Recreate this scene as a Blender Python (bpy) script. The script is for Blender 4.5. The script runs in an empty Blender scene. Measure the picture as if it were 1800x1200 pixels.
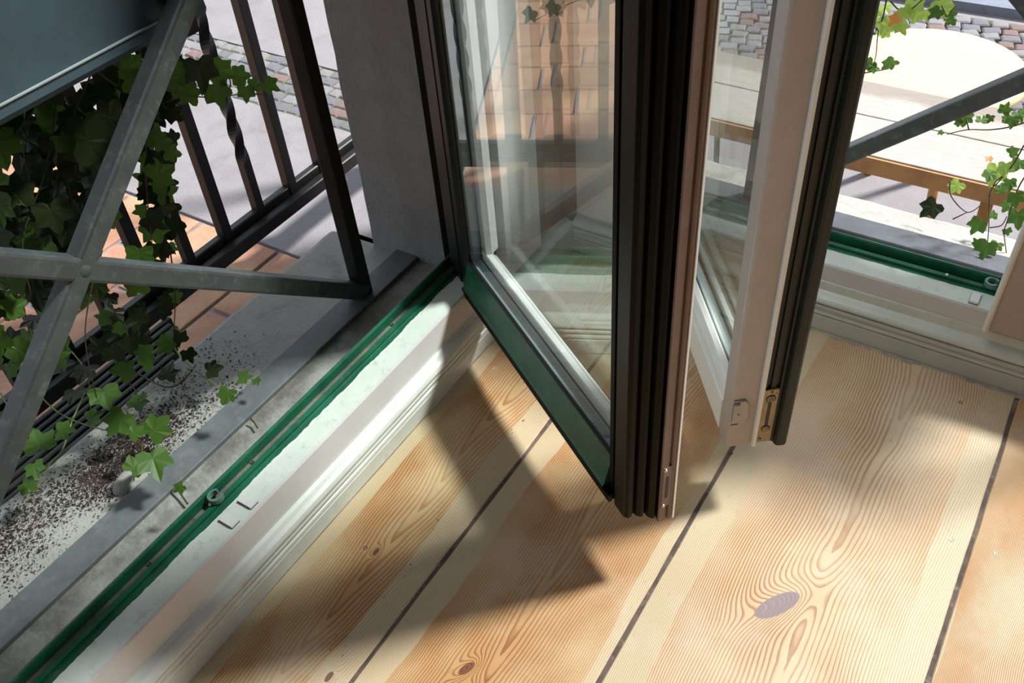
import bpy, bmesh, math, random
import numpy as np
from mathutils import Vector, Matrix
random.seed(7)
C = bpy.context.scene.collection
PI = math.pi
# ------------------------------------------------------------------ camera, world, sun, exposure
CAM = Vector((0.648, -1.113, 1.0))
ROT = Matrix(((0.84591957, -0.32465596, 0.42310589),
              (0.52930264, 0.60816929, -0.59158163),
              (-0.06525951, 0.72438154, 0.68630356)))
FPX = 1619.5
cd = bpy.data.cameras.new('camera'); cam = bpy.data.objects.new('camera', cd); C.objects.link(cam)
cam.matrix_world = Matrix.Translation(CAM) @ ROT.to_4x4()
cd.sensor_width = 36; cd.lens = FPX / 1800 * 36; cd.clip_start = 0.02
bpy.context.scene.camera = cam
sc = bpy.context.scene
sc.view_settings.view_transform = 'Standard'; sc.view_settings.look = 'None'
sc.view_settings.gamma = 1; sc.view_settings.use_curve_mapping = False
sc.view_settings.exposure = 0.45
w = bpy.data.worlds.new('world'); sc.world = w; w.use_nodes = True
wn = w.node_tree
bg = wn.nodes['Background']; bg.inputs[0].default_value = (0.80, 0.90, 1.0, 1); bg.inputs[1].default_value = 0.86
sd = bpy.data.lights.new('sun', 'SUN'); so = bpy.data.objects.new('sun', sd); C.objects.link(so)
sd.energy = 6.4; sd.angle = math.radians(6.5); sd.color = (1.0, 0.98, 0.95)
SUN_DIR = Vector((-0.65, -0.76, -math.tan(math.radians(50)))).normalized()
so.rotation_euler = SUN_DIR.to_track_quat('-Z', 'Y').to_euler(); so.location = (3, 3, 5)

def ray(x, y): return ROT @ Vector(((x - 900) / FPX, -(y - 600) / FPX, -1))
def at(x, y, ax, v):
    r = ray(x, y); t = (v - CAM[ax]) / r[ax]; return CAM + t * r
# ------------------------------------------------------------------ materials
def lin(c):
    c = c / 255
    return c / 12.92 if c <= 0.04045 else ((c + 0.055) / 1.055) ** 2.4
def rgb(r, g, b): return (lin(r), lin(g), lin(b), 1)
class NT:
    def __init__(s, name):
        s.m = bpy.data.materials.new(name); s.m.use_nodes = True; s.t = s.m.node_tree
        s.b = s.t.nodes['Principled BSDF']; s.out = s.t.nodes['Material Output']
        s.co = s.t.nodes.new('ShaderNodeTexCoord').outputs['Object']
    def n(s, ty, **k):
        nd = s.t.nodes.new(ty)
        for a, v in k.items(): setattr(nd, a, v)
        return nd
    def put(s, sock, v):
        if isinstance(v, bpy.types.NodeSocket): s.t.links.new(v, sock)
        else: sock.default_value = v
    def M(s, op, a, b=0.0, c=0.0, clamp=False):
        nd = s.n('ShaderNodeMath', operation=op, use_clamp=clamp)
        s.put(nd.inputs[0], a); s.put(nd.inputs[1], b); s.put(nd.inputs[2], c)
        return nd.outputs[0]
    def mix(s, f, a, b, mode='MIX'):
        nd = s.n('ShaderNodeMix', data_type='RGBA', blend_type=mode)
        s.put(nd.inputs[0], f); s.put(nd.inputs[6], a); s.put(nd.inputs[7], b)
        return nd.outputs[2]
    def noise(s, scale, detail=4, rough=.6, vec=None, stretch=None, dist=0.0):
        v = vec or s.co
        if stretch:
            mp = s.n('ShaderNodeMapping'); mp.inputs['Scale'].default_value = stretch
            s.t.links.new(v, mp.inputs[0]); v = mp.outputs[0]
        nd = s.n('ShaderNodeTexNoise'); s.t.links.new(v, nd.inputs['Vector'])
        nd.inputs['Scale'].default_value = scale; nd.inputs['Detail'].default_value = detail
        nd.inputs['Roughness'].default_value = rough; nd.inputs['Distortion'].default_value = dist
        return nd.outputs[0]
    def ramp(s, f, a, b):
        nd = s.n('ShaderNodeMapRange', clamp=True, interpolation_type='SMOOTHSTEP')
        s.put(nd.inputs[0], f); s.put(nd.inputs[1], a); s.put(nd.inputs[2], b); return nd.outputs[0]
    def bump(s, h, dist, strength=1.0):
        nd = s.n('ShaderNodeBump'); nd.inputs['Strength'].default_value = strength
        nd.inputs['Distance'].default_value = dist; s.put(nd.inputs['Height'], h)
        s.t.links.new(nd.outputs[0], s.b.inputs['Normal'])
    def fin(s, col, rough=.5, metal=0.0, spec=.5):
        s.put(s.b.inputs['Base Color'], col); s.put(s.b.inputs['Roughness'], rough)
        s.b.inputs['Metallic'].default_value = metal; s.b.inputs['Specular IOR Level'].default_value = spec
        return s.m
def paint(name, c, rough=.4, var=.12, dirt=None, dirt_amt=.0, dscale=30, bscale=500, bd=.0002, spec=.5):
    g = NT(name); nz = g.noise(25, 5)
    dark = tuple(x * (1 - var) for x in c[:3]) + (1,); lite = tuple(min(1, x * (1 + var)) for x in c[:3]) + (1,)
    col = g.mix(g.ramp(nz, .35, .65), dark, lite)
    if dirt:
        dn = g.noise(dscale, 8, .75)
        col = g.mix(g.M('MULTIPLY', g.ramp(dn, .52, .68), dirt_amt), col, dirt)
        sp = g.noise(420, 3, .6)
        col = g.mix(g.M('MULTIPLY', g.ramp(sp, .70, .74), dirt_amt), col, dirt)
    g.bump(g.noise(bscale, 3), bd)
    return g.fin(col, rough, 0, spec)
M = {}
M['white'] = paint('white_paint', rgb(226, 226, 224), .35, .02, rgb(150, 144, 134), .10, 40)
M['sill_white'] = paint('sill_white_paint', rgb(214, 220, 212), .45, .03, rgb(150, 140, 118), .35, 60)
M['skirt'] = paint('skirting_grey_paint', rgb(206, 208, 202), .4, .04, rgb(130, 124, 114), .2, 50)
M['shadewhite'] = paint('shaded_white_paint', rgb(168, 156, 150), .4, .03, rgb(140, 128, 120), .12, 60)  # white paint darkened: the shade on room-facing faces is in the colour
M['facew'] = paint('frame_face_paint', rgb(208, 204, 205), .4, .03, rgb(150, 140, 132), .1, 50)
M['green'] = paint('green_frame_paint', rgb(20, 92, 68), .35, .2, rgb(98, 112, 98), .3, 35)
M['greendark'] = paint('dark_green_paint', rgb(16, 26, 20), .4, .2, rgb(40, 50, 42), .2, 40, spec=.3)
M['black'] = paint('black_brown_lacquer', rgb(8, 7, 5), .5, .2, spec=.15)
M['brown'] = paint('primed_brown_edge', rgb(134, 112, 102), .6, .08, rgb(110, 92, 82), .3, 90, 900, .0004)
M['groove'] = paint('groove_dirt', rgb(58, 54, 46), .9, .4, rgb(110, 104, 90), .7, 50)
M['chdirt'] = paint('channel_dirt_shade', rgb(112, 106, 96), .9, .25, rgb(60, 44, 38), .6, 40)
M['gasket'] = paint('black_gasket', rgb(14, 14, 14), .5, .1)
M['iron'] = paint('weathered_iron_paint', rgb(74, 78, 80), .5, .14, rgb(150, 155, 152), .25, 60, 700, .0004)
M['ironflat'] = paint('grey_flat_iron', rgb(98, 102, 104), .5, .12, rgb(160, 162, 156), .25, 40, 700, .0004)
M['ironshade'] = paint('shaded_flat_iron', rgb(70, 73, 80), .65, .12, rgb(130, 132, 130), .15, 40)  # flat iron toned down for the right bar, weaker sun put into its colour
M['fence'] = paint('black_fence_paint', rgb(20, 18, 18), .45, .2, rgb(70, 44, 38), .2, 30)
M['planter'] = paint('blue_grey_planter', rgb(66, 84, 94), .45, .06, rgb(60, 72, 80), .3, 20)
M['zinc'] = paint('zinc_edge', rgb(170, 178, 182), .3, .05)
M['plaster'] = paint('pier_plaster', rgb(160, 156, 154), .85, .05, rgb(110, 102, 96), .15, 14, 120, .002)
M['wall'] = paint('room_wall', rgb(158, 140, 130), .9, .02)
M['leg'] = paint('orange_wood_leg', rgb(196, 140, 76), .5, .15)
M['dark'] = paint('dark_steel', rgb(60, 62, 62), .5, .1)
M['yellow'] = paint('yellow_lacquer', rgb(240, 206, 150), .35, .03)
M['soil'] = paint('soil_crumb', rgb(52, 36, 28), .95, .5, rgb(120, 104, 88), .5, 200)
M['stem'] = paint('ivy_stem', rgb(74, 62, 40), .7, .2)
M['greenstem'] = paint('young_ivy_stem', rgb(120, 130, 60), .6, .2)
M['brass'] = paint('worn_brass', rgb(176, 150, 108), .45, .2, rgb(70, 50, 38), .8, 90)
M['chrome'] = NT('chrome').fin(rgb(190, 190, 190), .25, 1.0)
M['lead'] = paint('putty_grey', rgb(168, 176, 168), .5, .1, rgb(90, 96, 88), .5, 120)
def m_spacer():
    g = NT('perforated_spacer'); return g.fin(g.mix(g.noise(300), rgb(104, 116, 122), rgb(134, 146, 150)), .4, .0)
M['spacer'] = m_spacer()
def m_glass():
    g = NT('window_glass'); t = g.t
    tr = g.n('ShaderNodeBsdfTransparent'); tr.inputs[0].default_value = (0.962, 0.988, 0.978, 1)
    gl = g.n('ShaderNodeBsdfGlossy'); gl.inputs['Roughness'].default_value = 0.0; gl.inputs['Color'].default_value = (.95, 1, .98, 1)
    fr = g.n('ShaderNodeFresnel'); bf = g.n('ShaderNodeNewGeometry')
    # a single-sheet pane: the same reflectance from both sides (the node inverts the index on back faces)
    t.links.new(g.M('ADD', 1.52, g.M('MULTIPLY', bf.outputs['Backfacing'], 1 / 1.52 - 1.52)), fr.inputs[0])
    # both faces of the pane reflect: R = 2r/(1+r)
    r = fr.outputs[0]; R = g.M('DIVIDE', g.M('MULTIPLY', r, 2.0), g.M('ADD', r, 1.0))
    ms = g.n('ShaderNodeMixShader'); t.links.new(R, ms.inputs[0]); t.links.new(tr.outputs[0], ms.inputs[1]); t.links.new(gl.outputs[0], ms.inputs[2])
    # smudges and dust film
    df = g.n('ShaderNodeBsdfDiffuse'); df.inputs[0].default_value = (.8, .83, .8, 1)
    m2 = g.n('ShaderNodeMixShader'); sm = g.noise(9, 5, .7, stretch=(1, 1, .35), dist=1.5)
    sp = g.ramp(g.noise(500, 2), .72, .76)
    f = g.M('ADD', g.M('MULTIPLY', g.ramp(sm, .5, .75), .035), g.M('MULTIPLY', sp, .10))
    t.links.new(g.M('ADD', f, .006), m2.inputs[0]); t.links.new(ms.outputs[0], m2.inputs[1]); t.links.new(df.outputs[0], m2.inputs[2])
    t.links.new(m2.outputs[0], g.out.inputs[0]); return g.m
M['glass'] = m_glass()
def m_leaf(name, a, b):
    g = NT(name); col = g.mix(g.noise(60, 3), a, b)
    g.fin(col, .45); tl = g.n('ShaderNodeBsdfTranslucent'); g.put(tl.inputs[0], col)
    ms = g.n('ShaderNodeMixShader'); ms.inputs[0].default_value = .25 if 'dark' in name else .42
    g.t.links.new(g.b.outputs[0], ms.inputs[1]); g.t.links.new(tl.outputs[0], ms.inputs[2]); g.t.links.new(ms.outputs[0], g.out.inputs[0]); return g.m
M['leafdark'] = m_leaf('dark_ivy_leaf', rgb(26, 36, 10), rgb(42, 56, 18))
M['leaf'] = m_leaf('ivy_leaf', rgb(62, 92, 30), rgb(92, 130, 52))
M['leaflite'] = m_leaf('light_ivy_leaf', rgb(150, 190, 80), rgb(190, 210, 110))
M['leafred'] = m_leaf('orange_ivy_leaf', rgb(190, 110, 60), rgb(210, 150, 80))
def m_stone():
    g = NT('sill_stone'); base = g.mix(g.noise(14, 6), rgb(142, 138, 133), rgb(180, 178, 172))
    base = g.mix(g.M('MULTIPLY', g.ramp(g.noise(420, 3), .55, .7), .35), base, rgb(110, 100, 92))
    # grime towards the guard foot and soil stain outside it (wear with a place of its own)
    dn = g.noise(9, 7, .7, dist=.6)
    base = g.mix(g.M('MULTIPLY', g.ramp(dn, .5, .72), .55), base, rgb(92, 80, 72))
    sx = g.n('ShaderNodeSeparateXYZ'); g.t.links.new(g.co, sx.inputs[0]); X, Y = sx.outputs[0], sx.outputs[1]
    gr = g.M('MULTIPLY', g.ramp(g.M('ABSOLUTE', g.M('SUBTRACT', X, -.165)), .045, .0), g.ramp(g.noise(16, 6, .7), .3, .65))
    base = g.mix(g.M('MULTIPLY', gr, .75), base, rgb(74, 68, 62))
    g.bump(g.noise(160, 6), .002); return g.fin(base, .85)
M['stone'] = m_stone()
def m_pale():
    g = NT('granite_paving'); base = g.mix(g.noise(10, 4), rgb(118, 114, 116), rgb(150, 146, 150))
    base = g.mix(g.M('MULTIPLY', g.ramp(g.noise(330, 3, .7), .45, .65), .5), base, rgb(120, 112, 116))
    base = g.mix(g.M('MULTIPLY', g.ramp(g.noise(4, 6, .7, dist=1), .5, .75), .4), base, rgb(96, 82, 82))
    g.bump(g.noise(300, 4), .002); return g.fin(base, .8)
M['granite'] = m_pale()
def m_tile():
    g = NT('terracotta'); base = g.mix(g.ramp(g.noise(7, 5), .35, .65), rgb(168, 120, 98), rgb(188, 148, 116))
    base = g.mix(g.M('MULTIPLY', g.ramp(g.noise(260, 4, .7), .5, .7), .4), base, rgb(140, 92, 78))
    g.bump(g.noise(200, 4), .002); return g.fin(base, .8)
M['tile'] = m_tile()
M['grout'] = paint('grout', rgb(128, 126, 130), .9, .2)
M['asphalt'] = paint('asphalt', rgb(126, 132, 146), .85, .12, rgb(90, 94, 104), .5, 25, 400, .003)
M['cobA'] = paint('cobble_grey', rgb(132, 130, 138), .8, .15, rgb(110, 106, 104), .5, 60, 200, .002)
M['cobB'] = paint('cobble_pale', rgb(156, 153, 156), .8, .12, rgb(130, 122, 120), .5, 60, 200, .002)
M['cobC'] = paint('cobble_pink', rgb(146, 122, 118), .8, .15, rgb(120, 100, 96), .5, 60, 200, .002)
M['joint'] = paint('mossy_joint', rgb(92, 96, 74), .95, .3, rgb(110, 140, 60), .6, 30)
def m_bench():
    g = NT('weathered_bench_wood'); nz = g.noise(9, 8, .7, stretch=(2.5, 40, 10))
    base = g.mix(g.ramp(nz, .35, .65), rgb(150, 142, 134), rgb(182, 175, 168))
    base = g.mix(g.M('MULTIPLY', g.ramp(g.noise(9, 7, .75, stretch=(1, 3, 1)), .5, .68), .35), base, rgb(150, 128, 110))
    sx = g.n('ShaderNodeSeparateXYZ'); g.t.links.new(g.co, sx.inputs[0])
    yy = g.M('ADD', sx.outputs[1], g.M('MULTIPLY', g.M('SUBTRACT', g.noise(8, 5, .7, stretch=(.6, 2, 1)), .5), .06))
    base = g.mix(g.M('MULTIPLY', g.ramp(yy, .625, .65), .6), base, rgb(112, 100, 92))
    g.bump(nz, .001); return g.fin(base, .7)
M['bench'] = m_bench()
M['benchside'] = paint('bench_side_wood', rgb(186, 134, 88), .6, .15)
# pine boards: growth rings as level lines of x plus bumps
def m_board(name, x0, x1, xc, k, knots=(), freq=230, sharp=.006, tone=0.0, pale=(0.035, 0.04), gl=.6, warm=.5, grow=6.0, pal=0):
    """growth rings: level lines of a ridge along the board (cathedral grain), pushed aside by knots"""
    g = NT(name); sx = g.n('ShaderNodeSeparateXYZ'); g.t.links.new(g.co, sx.inputs[0]); X, Y = sx.outputs[0], sx.outputs[1]
    wan = g.M('MULTIPLY', g.M('SUBTRACT', g.noise(1.0, 2, .5, stretch=(.1, 3.0, 1)), .5), .05)
    dx0 = g.M('SUBTRACT', g.M('SUBTRACT', X, xc), wan)
    d = g.M('SQRT', g.M('ADD', g.M('MULTIPLY', dx0, dx0), sharp * sharp))
    d = g.M('MULTIPLY', d, g.M('ADD', 1.0, g.M('MULTIPLY', d, grow)))
    wob = g.M('MULTIPLY', g.M('SUBTRACT', g.noise(3.0, 3, .5, stretch=(2.2, .8, 1)), .5), 5.0)
    wob2 = g.M('MULTIPLY', g.M('SUBTRACT', g.noise(26, 3, .55, stretch=(1, .35, 1)), .5), 1.3)
    G = g.M('ADD', g.M('ADD', g.M('SUBTRACT', g.M('MULTIPLY', d, freq), g.M('MULTIPLY', Y, k)), wob), wob2)
    def gauss(cx, cy, sxx, sy, tilt=0.0):
        dx = g.M('SUBTRACT', X, cx); dy = g.M('SUBTRACT', Y, cy)
        if tilt: dx = g.M('SUBTRACT', dx, g.M('MULTIPLY', dy, tilt))
        a = g.M('POWER', g.M('ABSOLUTE', g.M('DIVIDE', dx, sxx)), 2.0)
        b = g.M('POWER', g.M('ABSOLUTE', g.M('DIVIDE', dy, sy)), 2.0)
        return g.M('EXPONENT', g.M('MULTIPLY', g.M('ADD', a, b), -1.0))
    for (cx, cy, sxx, sy, A, tilt) in knots:
        G = g.M('ADD', G, g.M('MULTIPLY', gauss(cx, cy, sxx * 1.5, sy * 1.5, tilt), A))
    fr = g.M('FRACT', G)
    late = g.M('MULTIPLY', g.ramp(fr, .45, .88), g.ramp(fr, 1.0, .94))
    patch = g.ramp(g.noise(3.5, 4, .6, stretch=(2.2, 1, 1)), .35, .68)
    # width of rings is narrow at the board sides (fine grain) so contrast falls there
    E1, E2, S1_, S2_ = [(rgb(218, 194, 164), rgb(200, 156, 112), rgb(208, 190, 160), rgb(194, 174, 144)), (rgb(206, 178, 138), rgb(190, 144, 96), rgb(203, 184, 154), rgb(190, 168, 136))][pal]
    early = g.mix(g.M('MULTIPLY', patch, warm * 2, clamp=True), E1, E2)
    lt = g.mix(patch, rgb(164, 116, 76), rgb(142, 92, 56))
    cn = g.ramp(g.noise(5, 4, .6, stretch=(1.5, .7, 1)), .3, .7)
    col = g.mix(g.M('MULTIPLY', late, g.M('ADD', gl * .45, g.M('MULTIPLY', cn, gl * .6))), early, lt)
    # sapwood along both edges, sharp boundary
    ed = g.M('MULTIPLY', g.M('SUBTRACT', g.noise(4, 3, .5, stretch=(.2, 1, 1)), .5), .03)
    sap = g.M('MAXIMUM', g.ramp(g.M('ADD', X, ed), x0 + pale[0] + .001, x0 + pale[0] - .001), g.ramp(g.M('ADD', X, ed), x1 - pale[1] - .001, x1 - pale[1] + .001))
    sapc = g.mix(late, S1_, S2_)
    col = g.mix(g.M('MULTIPLY', sap, .85), col, sapc)
    # bleached, scrubbed patches
    bl = g.ramp(g.noise(4.5, 5, .65), .52, .72)
    col = g.mix(g.M('MULTIPLY', bl, .35), col, rgb(226, 208, 192))
    for (cx, cy, sxx, sy, A, tilt) in knots:
        k = gauss(cx, cy, sxx, sy, tilt)
        kc = g.mix(g.M('MULTIPLY', late, .55), rgb(142, 124, 132), rgb(166, 148, 152)) if sxx > .01 else rgb(96, 50, 36)
        col = g.mix(g.M('MULTIPLY', g.ramp(k, .42, .50), .92 if sxx > .01 else .8), col, kc)
    sp = g.noise(160, 3, .6, stretch=(1, .45, 1))
    zone = g.ramp(g.M('ABSOLUTE', g.M('SUBTRACT', X, x1 - .04)), .02, .004) if tone > .5 else 0.15
    col = g.mix(g.M('MULTIPLY', g.ramp(sp, .66, .70), zone), col, rgb(66, 44, 28))
    g.bump(g.M('MULTIPLY', late, -1.0), .0004, .6)
    return g.fin(col, g.M('ADD', .42, g.M('MULTIPLY', g.noise(40), .15)), 0, .4)

# ------------------------------------------------------------------ mesh helpers
def link(name, me, m, parent=None):
    o = bpy.data.objects.new(name, me); C.objects.link(o)
    if m is not None:
        for mm in (m if isinstance(m, (list, tuple)) else [m]): me.materials.append(mm)
    if parent is not None: o.parent = parent
    return o
def bmobj(name, bm, m, parent=None, smooth=False):
    bmesh.ops.recalc_face_normals(bm, faces=bm.faces)
    me = bpy.data.meshes.new(name); bm.to_mesh(me); bm.free()
    if smooth:
        for p in me.polygons: p.use_smooth = True
    return link(name, me, m, parent)
def bbox(bm, x0, x1, y0, y1, z0, z1, bev=0.0, mat=None):
    r = bmesh.ops.create_cube(bm, size=1.0)
    vs = r['verts']
    for v in vs:
        v.co = Vector(((x0 + x1) / 2 + v.co.x * (x1 - x0), (y0 + y1) / 2 + v.co.y * (y1 - y0), (z0 + z1) / 2 + v.co.z * (z1 - z0)))
        if mat is not None: v.co = mat @ v.co
    if bev > 0:
        es = {e for v in vs for e in v.link_edges}
        bmesh.ops.bevel(bm, geom=list(es), offset=bev, segments=2, affect='EDGES', profile=.6)
    return bm
def box(name, m, parent, *a, bev=0.0, mat=None):
    bm = bmesh.new(); bbox(bm, *a, bev=bev, mat=mat); return bmobj(name, bm, m, parent)
def prism(bm, prof, f, t0, t1, closed=True):
    a = [bm.verts.new(f(p, q, t0)) for p, q in prof]; b = [bm.verts.new(f(p, q, t1)) for p, q in prof]
    n = len(prof)
    for i in range(n if closed else n - 1):
        bm.faces.new((a[i], a[(i + 1) % n], b[(i + 1) % n], b[i]))
    if closed: bm.faces.new(a); bm.faces.new(b[::-1])
    return bm
def ext(name, m, parent, prof, f, t0, t1, closed=True):
    bm = bmesh.new(); prism(bm, prof, f, t0, t1, closed); return bmobj(name, bm, m, parent)
def tube_bm(bm, pts, r, seg=6, r2=None):
    pts = [Vector(p) for p in pts]; rings = []
    n = len(pts)
    for i, p in enumerate(pts):
        d = (pts[min(i + 1, n - 1)] - pts[max(i - 1, 0)]).normalized()
        a = d.orthogonal().normalized() if i == 0 else (a - d * a.dot(d)).normalized()
        b = d.cross(a); rr = r if r2 is None else r + (r2 - r) * i / (n - 1)
        rings.append([bm.verts.new(p + (a * math.cos(2 * PI * k / seg) + b * math.sin(2 * PI * k / seg)) * rr) for k in range(seg)])
    for i in range(n - 1):
        for k in range(seg): bm.faces.new((rings[i][k], rings[i][(k + 1) % seg], rings[i + 1][(k + 1) % seg], rings[i + 1][k]))
    bm.faces.new(rings[0][::-1]); bm.faces.new(rings[-1])
def tube(name, m, parent, pts, r, seg=6, r2=None):
    bm = bmesh.new(); tube_bm(bm, pts, r, seg, r2); return bmobj(name, bm, m, parent, True)
def smooth_path(pts, k=5):
    P = [Vector(p) for p in pts]; P = [P[0]] + P + [P[-1]]; out = []
    for i in range(1, len(P) - 2):
        for j in range(k):
            t = j / k
            out.append(.5 * ((2 * P[i]) + (-P[i-1] + P[i+1]) * t + (2*P[i-1] - 5*P[i] + 4*P[i+1] - P[i+2]) * t*t + (-P[i-1] + 3*P[i] - 3*P[i+1] + P[i+2]) * t**3))
    out.append(P[-2]); return out
def bar(name, m, parent, p, q, wid, thk, up, bev=.0015):
    """square bar from p to q; wid along 'up x dir', thk along up"""
    p, q, up = Vector(p), Vector(q), Vector(up); d = (q - p); L = d.length; d.normalize()
    s = up.cross(d).normalized(); u = d.cross(s)
    mt = Matrix((s, u, d)).transposed().to_4x4(); mt.translation = p
    bm = bmesh.new(); bbox(bm, -wid / 2, wid / 2, -thk / 2, thk / 2, 0, L, bev=bev, mat=mt); return bmobj(name, bm, m, parent)
def thing(name, label, cat, loc=(0, 0, 0), rz=0, group=None):
    o = bpy.data.objects.new(name, None); o.empty_display_size = .05; C.objects.link(o); o.location = loc; o.rotation_euler = (0, 0, rz)
    o['label'] = label; o['category'] = cat
    if group: o['group'] = group
    return o
def struct(o, label=None, cat=None):
    o['kind'] = 'structure'
    if label: o['label'] = label
    if cat: o['category'] = cat
    return o
def sroot(name, label, cat='window'):
    o = bpy.data.objects.new(name, None); C.objects.link(o); return struct(o, label, cat)
LW = lambda a, b, t: Vector((-a, t, b))     # left window wall: depth a outward is -x, runs along y
RW = lambda a, b, t: Vector((t, a, b))      # right window wall: depth a outward is +y, runs along x
# ------------------------------------------------------------------ floor
fl = bpy.data.meshes.new('floor'); bm = bmesh.new(); bbox(bm, .0, 3.0, -3.0, .0, -.06, -.022)
floor = struct(bmobj('floor', bm, M['groove']), 'wide old pine board floor inside the room', 'floor')
seams = [0.0, .169, .415, .728, 1.02, 1.29, 1.58, 1.86, 2.15, 2.44, 2.74, 3.0]
specs = [
    dict(xc=.094, k=19, tone=1.0, pal=1, freq=150, gl=1.0, pale=(.022, .038), warm=.6, knots=[(.143, -.83, .004, .008, 3, 0), (.085, -.668, .0035, .007, 3, 0)]),
    dict(xc=.300, k=7, pal=1, freq=165, gl=.95, pale=(.034, .016), warm=.55, knots=[(.276, -.741, .006, .012, 5, .3), (.292, -.775, .006, .018, 5, 0)]),
    dict(xc=.588, k=6.5, freq=140, sharp=.006, gl=.85, pale=(.040, .038), warm=.32, knots=[(.553, -.488, .0150, .031, 6.5, .52)]),
    dict(xc=.93, k=4, freq=190, gl=.8, pale=(.0, .03), warm=.5),
]
random.seed(3)
for i in range(len(seams) - 1):
    a, b = seams[i] + (.0025 if i else .003), seams[i + 1] - .003
    s = specs[i] if i < 4 else dict(xc=(a + b) / 2, k=5)
    m = m_board('pine_board_%d' % i, a, b, **s)
    bm = bmesh.new(); n = 60
    # slightly wavering edges
    L = []; R_ = []
    for k in range(n + 1):
        y = -.006 - 3.1 * k / n
        L.append(Vector((a + random.uniform(-.0006, .0006), y, 0))); R_.append(Vector((b + random.uniform(-.0008, .0008), y, 0)))
    bv = .0012
    cols = []
    for k in range(n + 1):
        l, r = L[k], R_[k]
        cols.append([bm.verts.new(l + Vector((0, 0, -.02))), bm.verts.new(l + Vector((0, 0, -bv))), bm.verts.new(l + Vector((bv, 0, 0))),
                     bm.verts.new(r + Vector((-bv, 0, 0))), bm.verts.new(r + Vector((0, 0, -bv))), bm.verts.new(r + Vector((0, 0, -.02)))])
    for k in range(n):
        for j in range(5): bm.faces.new((cols[k][j], cols[k][j + 1], cols[k + 1][j + 1], cols[k + 1][j]))
        bm.faces.new((cols[k][5], cols[k][0], cols[k + 1][0], cols[k + 1][5]))
    bm.faces.new(cols[0]); bm.faces.new(cols[-1][::-1])
    bmobj('floor_board', bm, m, floor)
def disc_bm(bm, c, r, h, seg=12, dome=0):
    vs = [bm.verts.new((c[0] + r * math.cos(2 * PI * k / seg), c[1] + r * math.sin(2 * PI * k / seg), c[2] + h)) for k in range(seg)]
    lo = [bm.verts.new((c[0] + r * 1.1 * math.cos(2 * PI * k / seg), c[1] + r * 1.1 * math.sin(2 * PI * k / seg), c[2] - .001)) for k in range(seg)]
    t = bm.verts.new((c[0], c[1], c[2] + h + dome))
    for k in range(seg):
        bm.faces.new((vs[k], vs[(k + 1) % seg], t)); bm.faces.new((lo[k], lo[(k + 1) % seg], vs[(k + 1) % seg], vs[k]))
for (x, y, r) in [(.417, -.298, .0022), (.448, -.314, .0036), (.757, -.291, .0036), (.705, -.296, .0034), (.661, -.057, .0028), (.041, -.315, .0036), (.069, -.67, .0028)]:
    bm = bmesh.new(); disc_bm(bm, (x, y, 0), r, .0003, 12, -.0008); bmobj('screw', bm, M['dark'] if r < .003 else M['lead'], floor)
M['filler'] = paint('seam_filler', rgb(96, 80, 74), .9, .3, rgb(150, 140, 132), .6, 60)
for x in seams[1:-1]: box('joint_filler', M['filler'], floor, x - .0045, x + .0045, -3.1, -.006, -.02, -.0012)
# floor junction grime at the right wall: thin dusty mortar strip
bm = bmesh.new(); random.seed(5)
prev = None
for k in range(90):
    x = .1 + k * .012; wd = .004 + random.uniform(0, .006)
    a, b = bm.verts.new((x, -.004, .0004)), bm.verts.new((x, -.004 - wd, .0004))
    if prev: bm.faces.new((prev[0], prev[1], b, a))
    prev = (a, b)
bmobj('mortar_strip', bm, paint('mortar_dust', rgb(176, 162, 150), .9, .2, rgb(110, 100, 92), .5, 80), floor)
# ------------------------------------------------------------------ walls, ceiling
XR, YB, ZC = 3.0, -3.0, 2.7
def wallbox(name, label, *a):
    return struct(box(name, M['wall'], None, *a), label, 'wall')
wallbox('wall_right', 'wall far right of the room behind the camera', XR, XR + .2, YB - .2, .4, -.06, ZC)
wallbox('wall_back', 'wall behind the camera', -.3, XR, YB - .2, YB, -.06, ZC)
struct(box('ceiling', M['wall'], None, -.3, XR + .2, YB - .2, .4, ZC, ZC + .2), 'white ceiling above the frame', 'ceiling')
wallbox('wall_lintel_left', 'wall above the left window', -.272, 0, YB, -.0, 2.35, ZC)
wallbox('wall_lintel_right', 'wall above the right window', 0, XR, 0, .30, 2.35, ZC)
wallbox('wall_left', 'wall beyond the left window', -.272, 0, YB, -1.62, -.06, 2.35)
wallbox('wall_front', 'wall beyond the right window', 2.62, XR, 0, .30, -.06, 2.35)
# corner pier between the two windows: plaster outside, rough arrises
def pier():
    bm = bmesh.new(); random.seed(11)
    zs = [-.40 + i * .05 for i in range(56)]
    base = [(-.115, -.205), (-.272, -.205), (-.272, .285), (.105, .285), (.105, .09), (.02, .09), (.0, .02), (-.02, -.02), (-.115, -.1)]
    rows = []
    for z in zs:
        z = max(z, -.4)
        rr = []
        for j, (x, y) in enumerate(base):
            ja = .0016 if j in (1, 2, 3) else 0
            rr.append(bm.verts.new((x + random.uniform(-ja, ja), y + random.uniform(-ja, ja), z)))
        rows.append(rr)
    n = len(base)
    for i in range(len(zs) - 1):
        for j in range(n): bm.faces.new((rows[i][j], rows[i][(j + 1) % n], rows[i + 1][(j + 1) % n], rows[i + 1][j]))
    return bmobj('wall_corner', bm, M['plaster'])
struct(pier(), 'grey plastered corner pier between the two open windows', 'wall')
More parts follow.
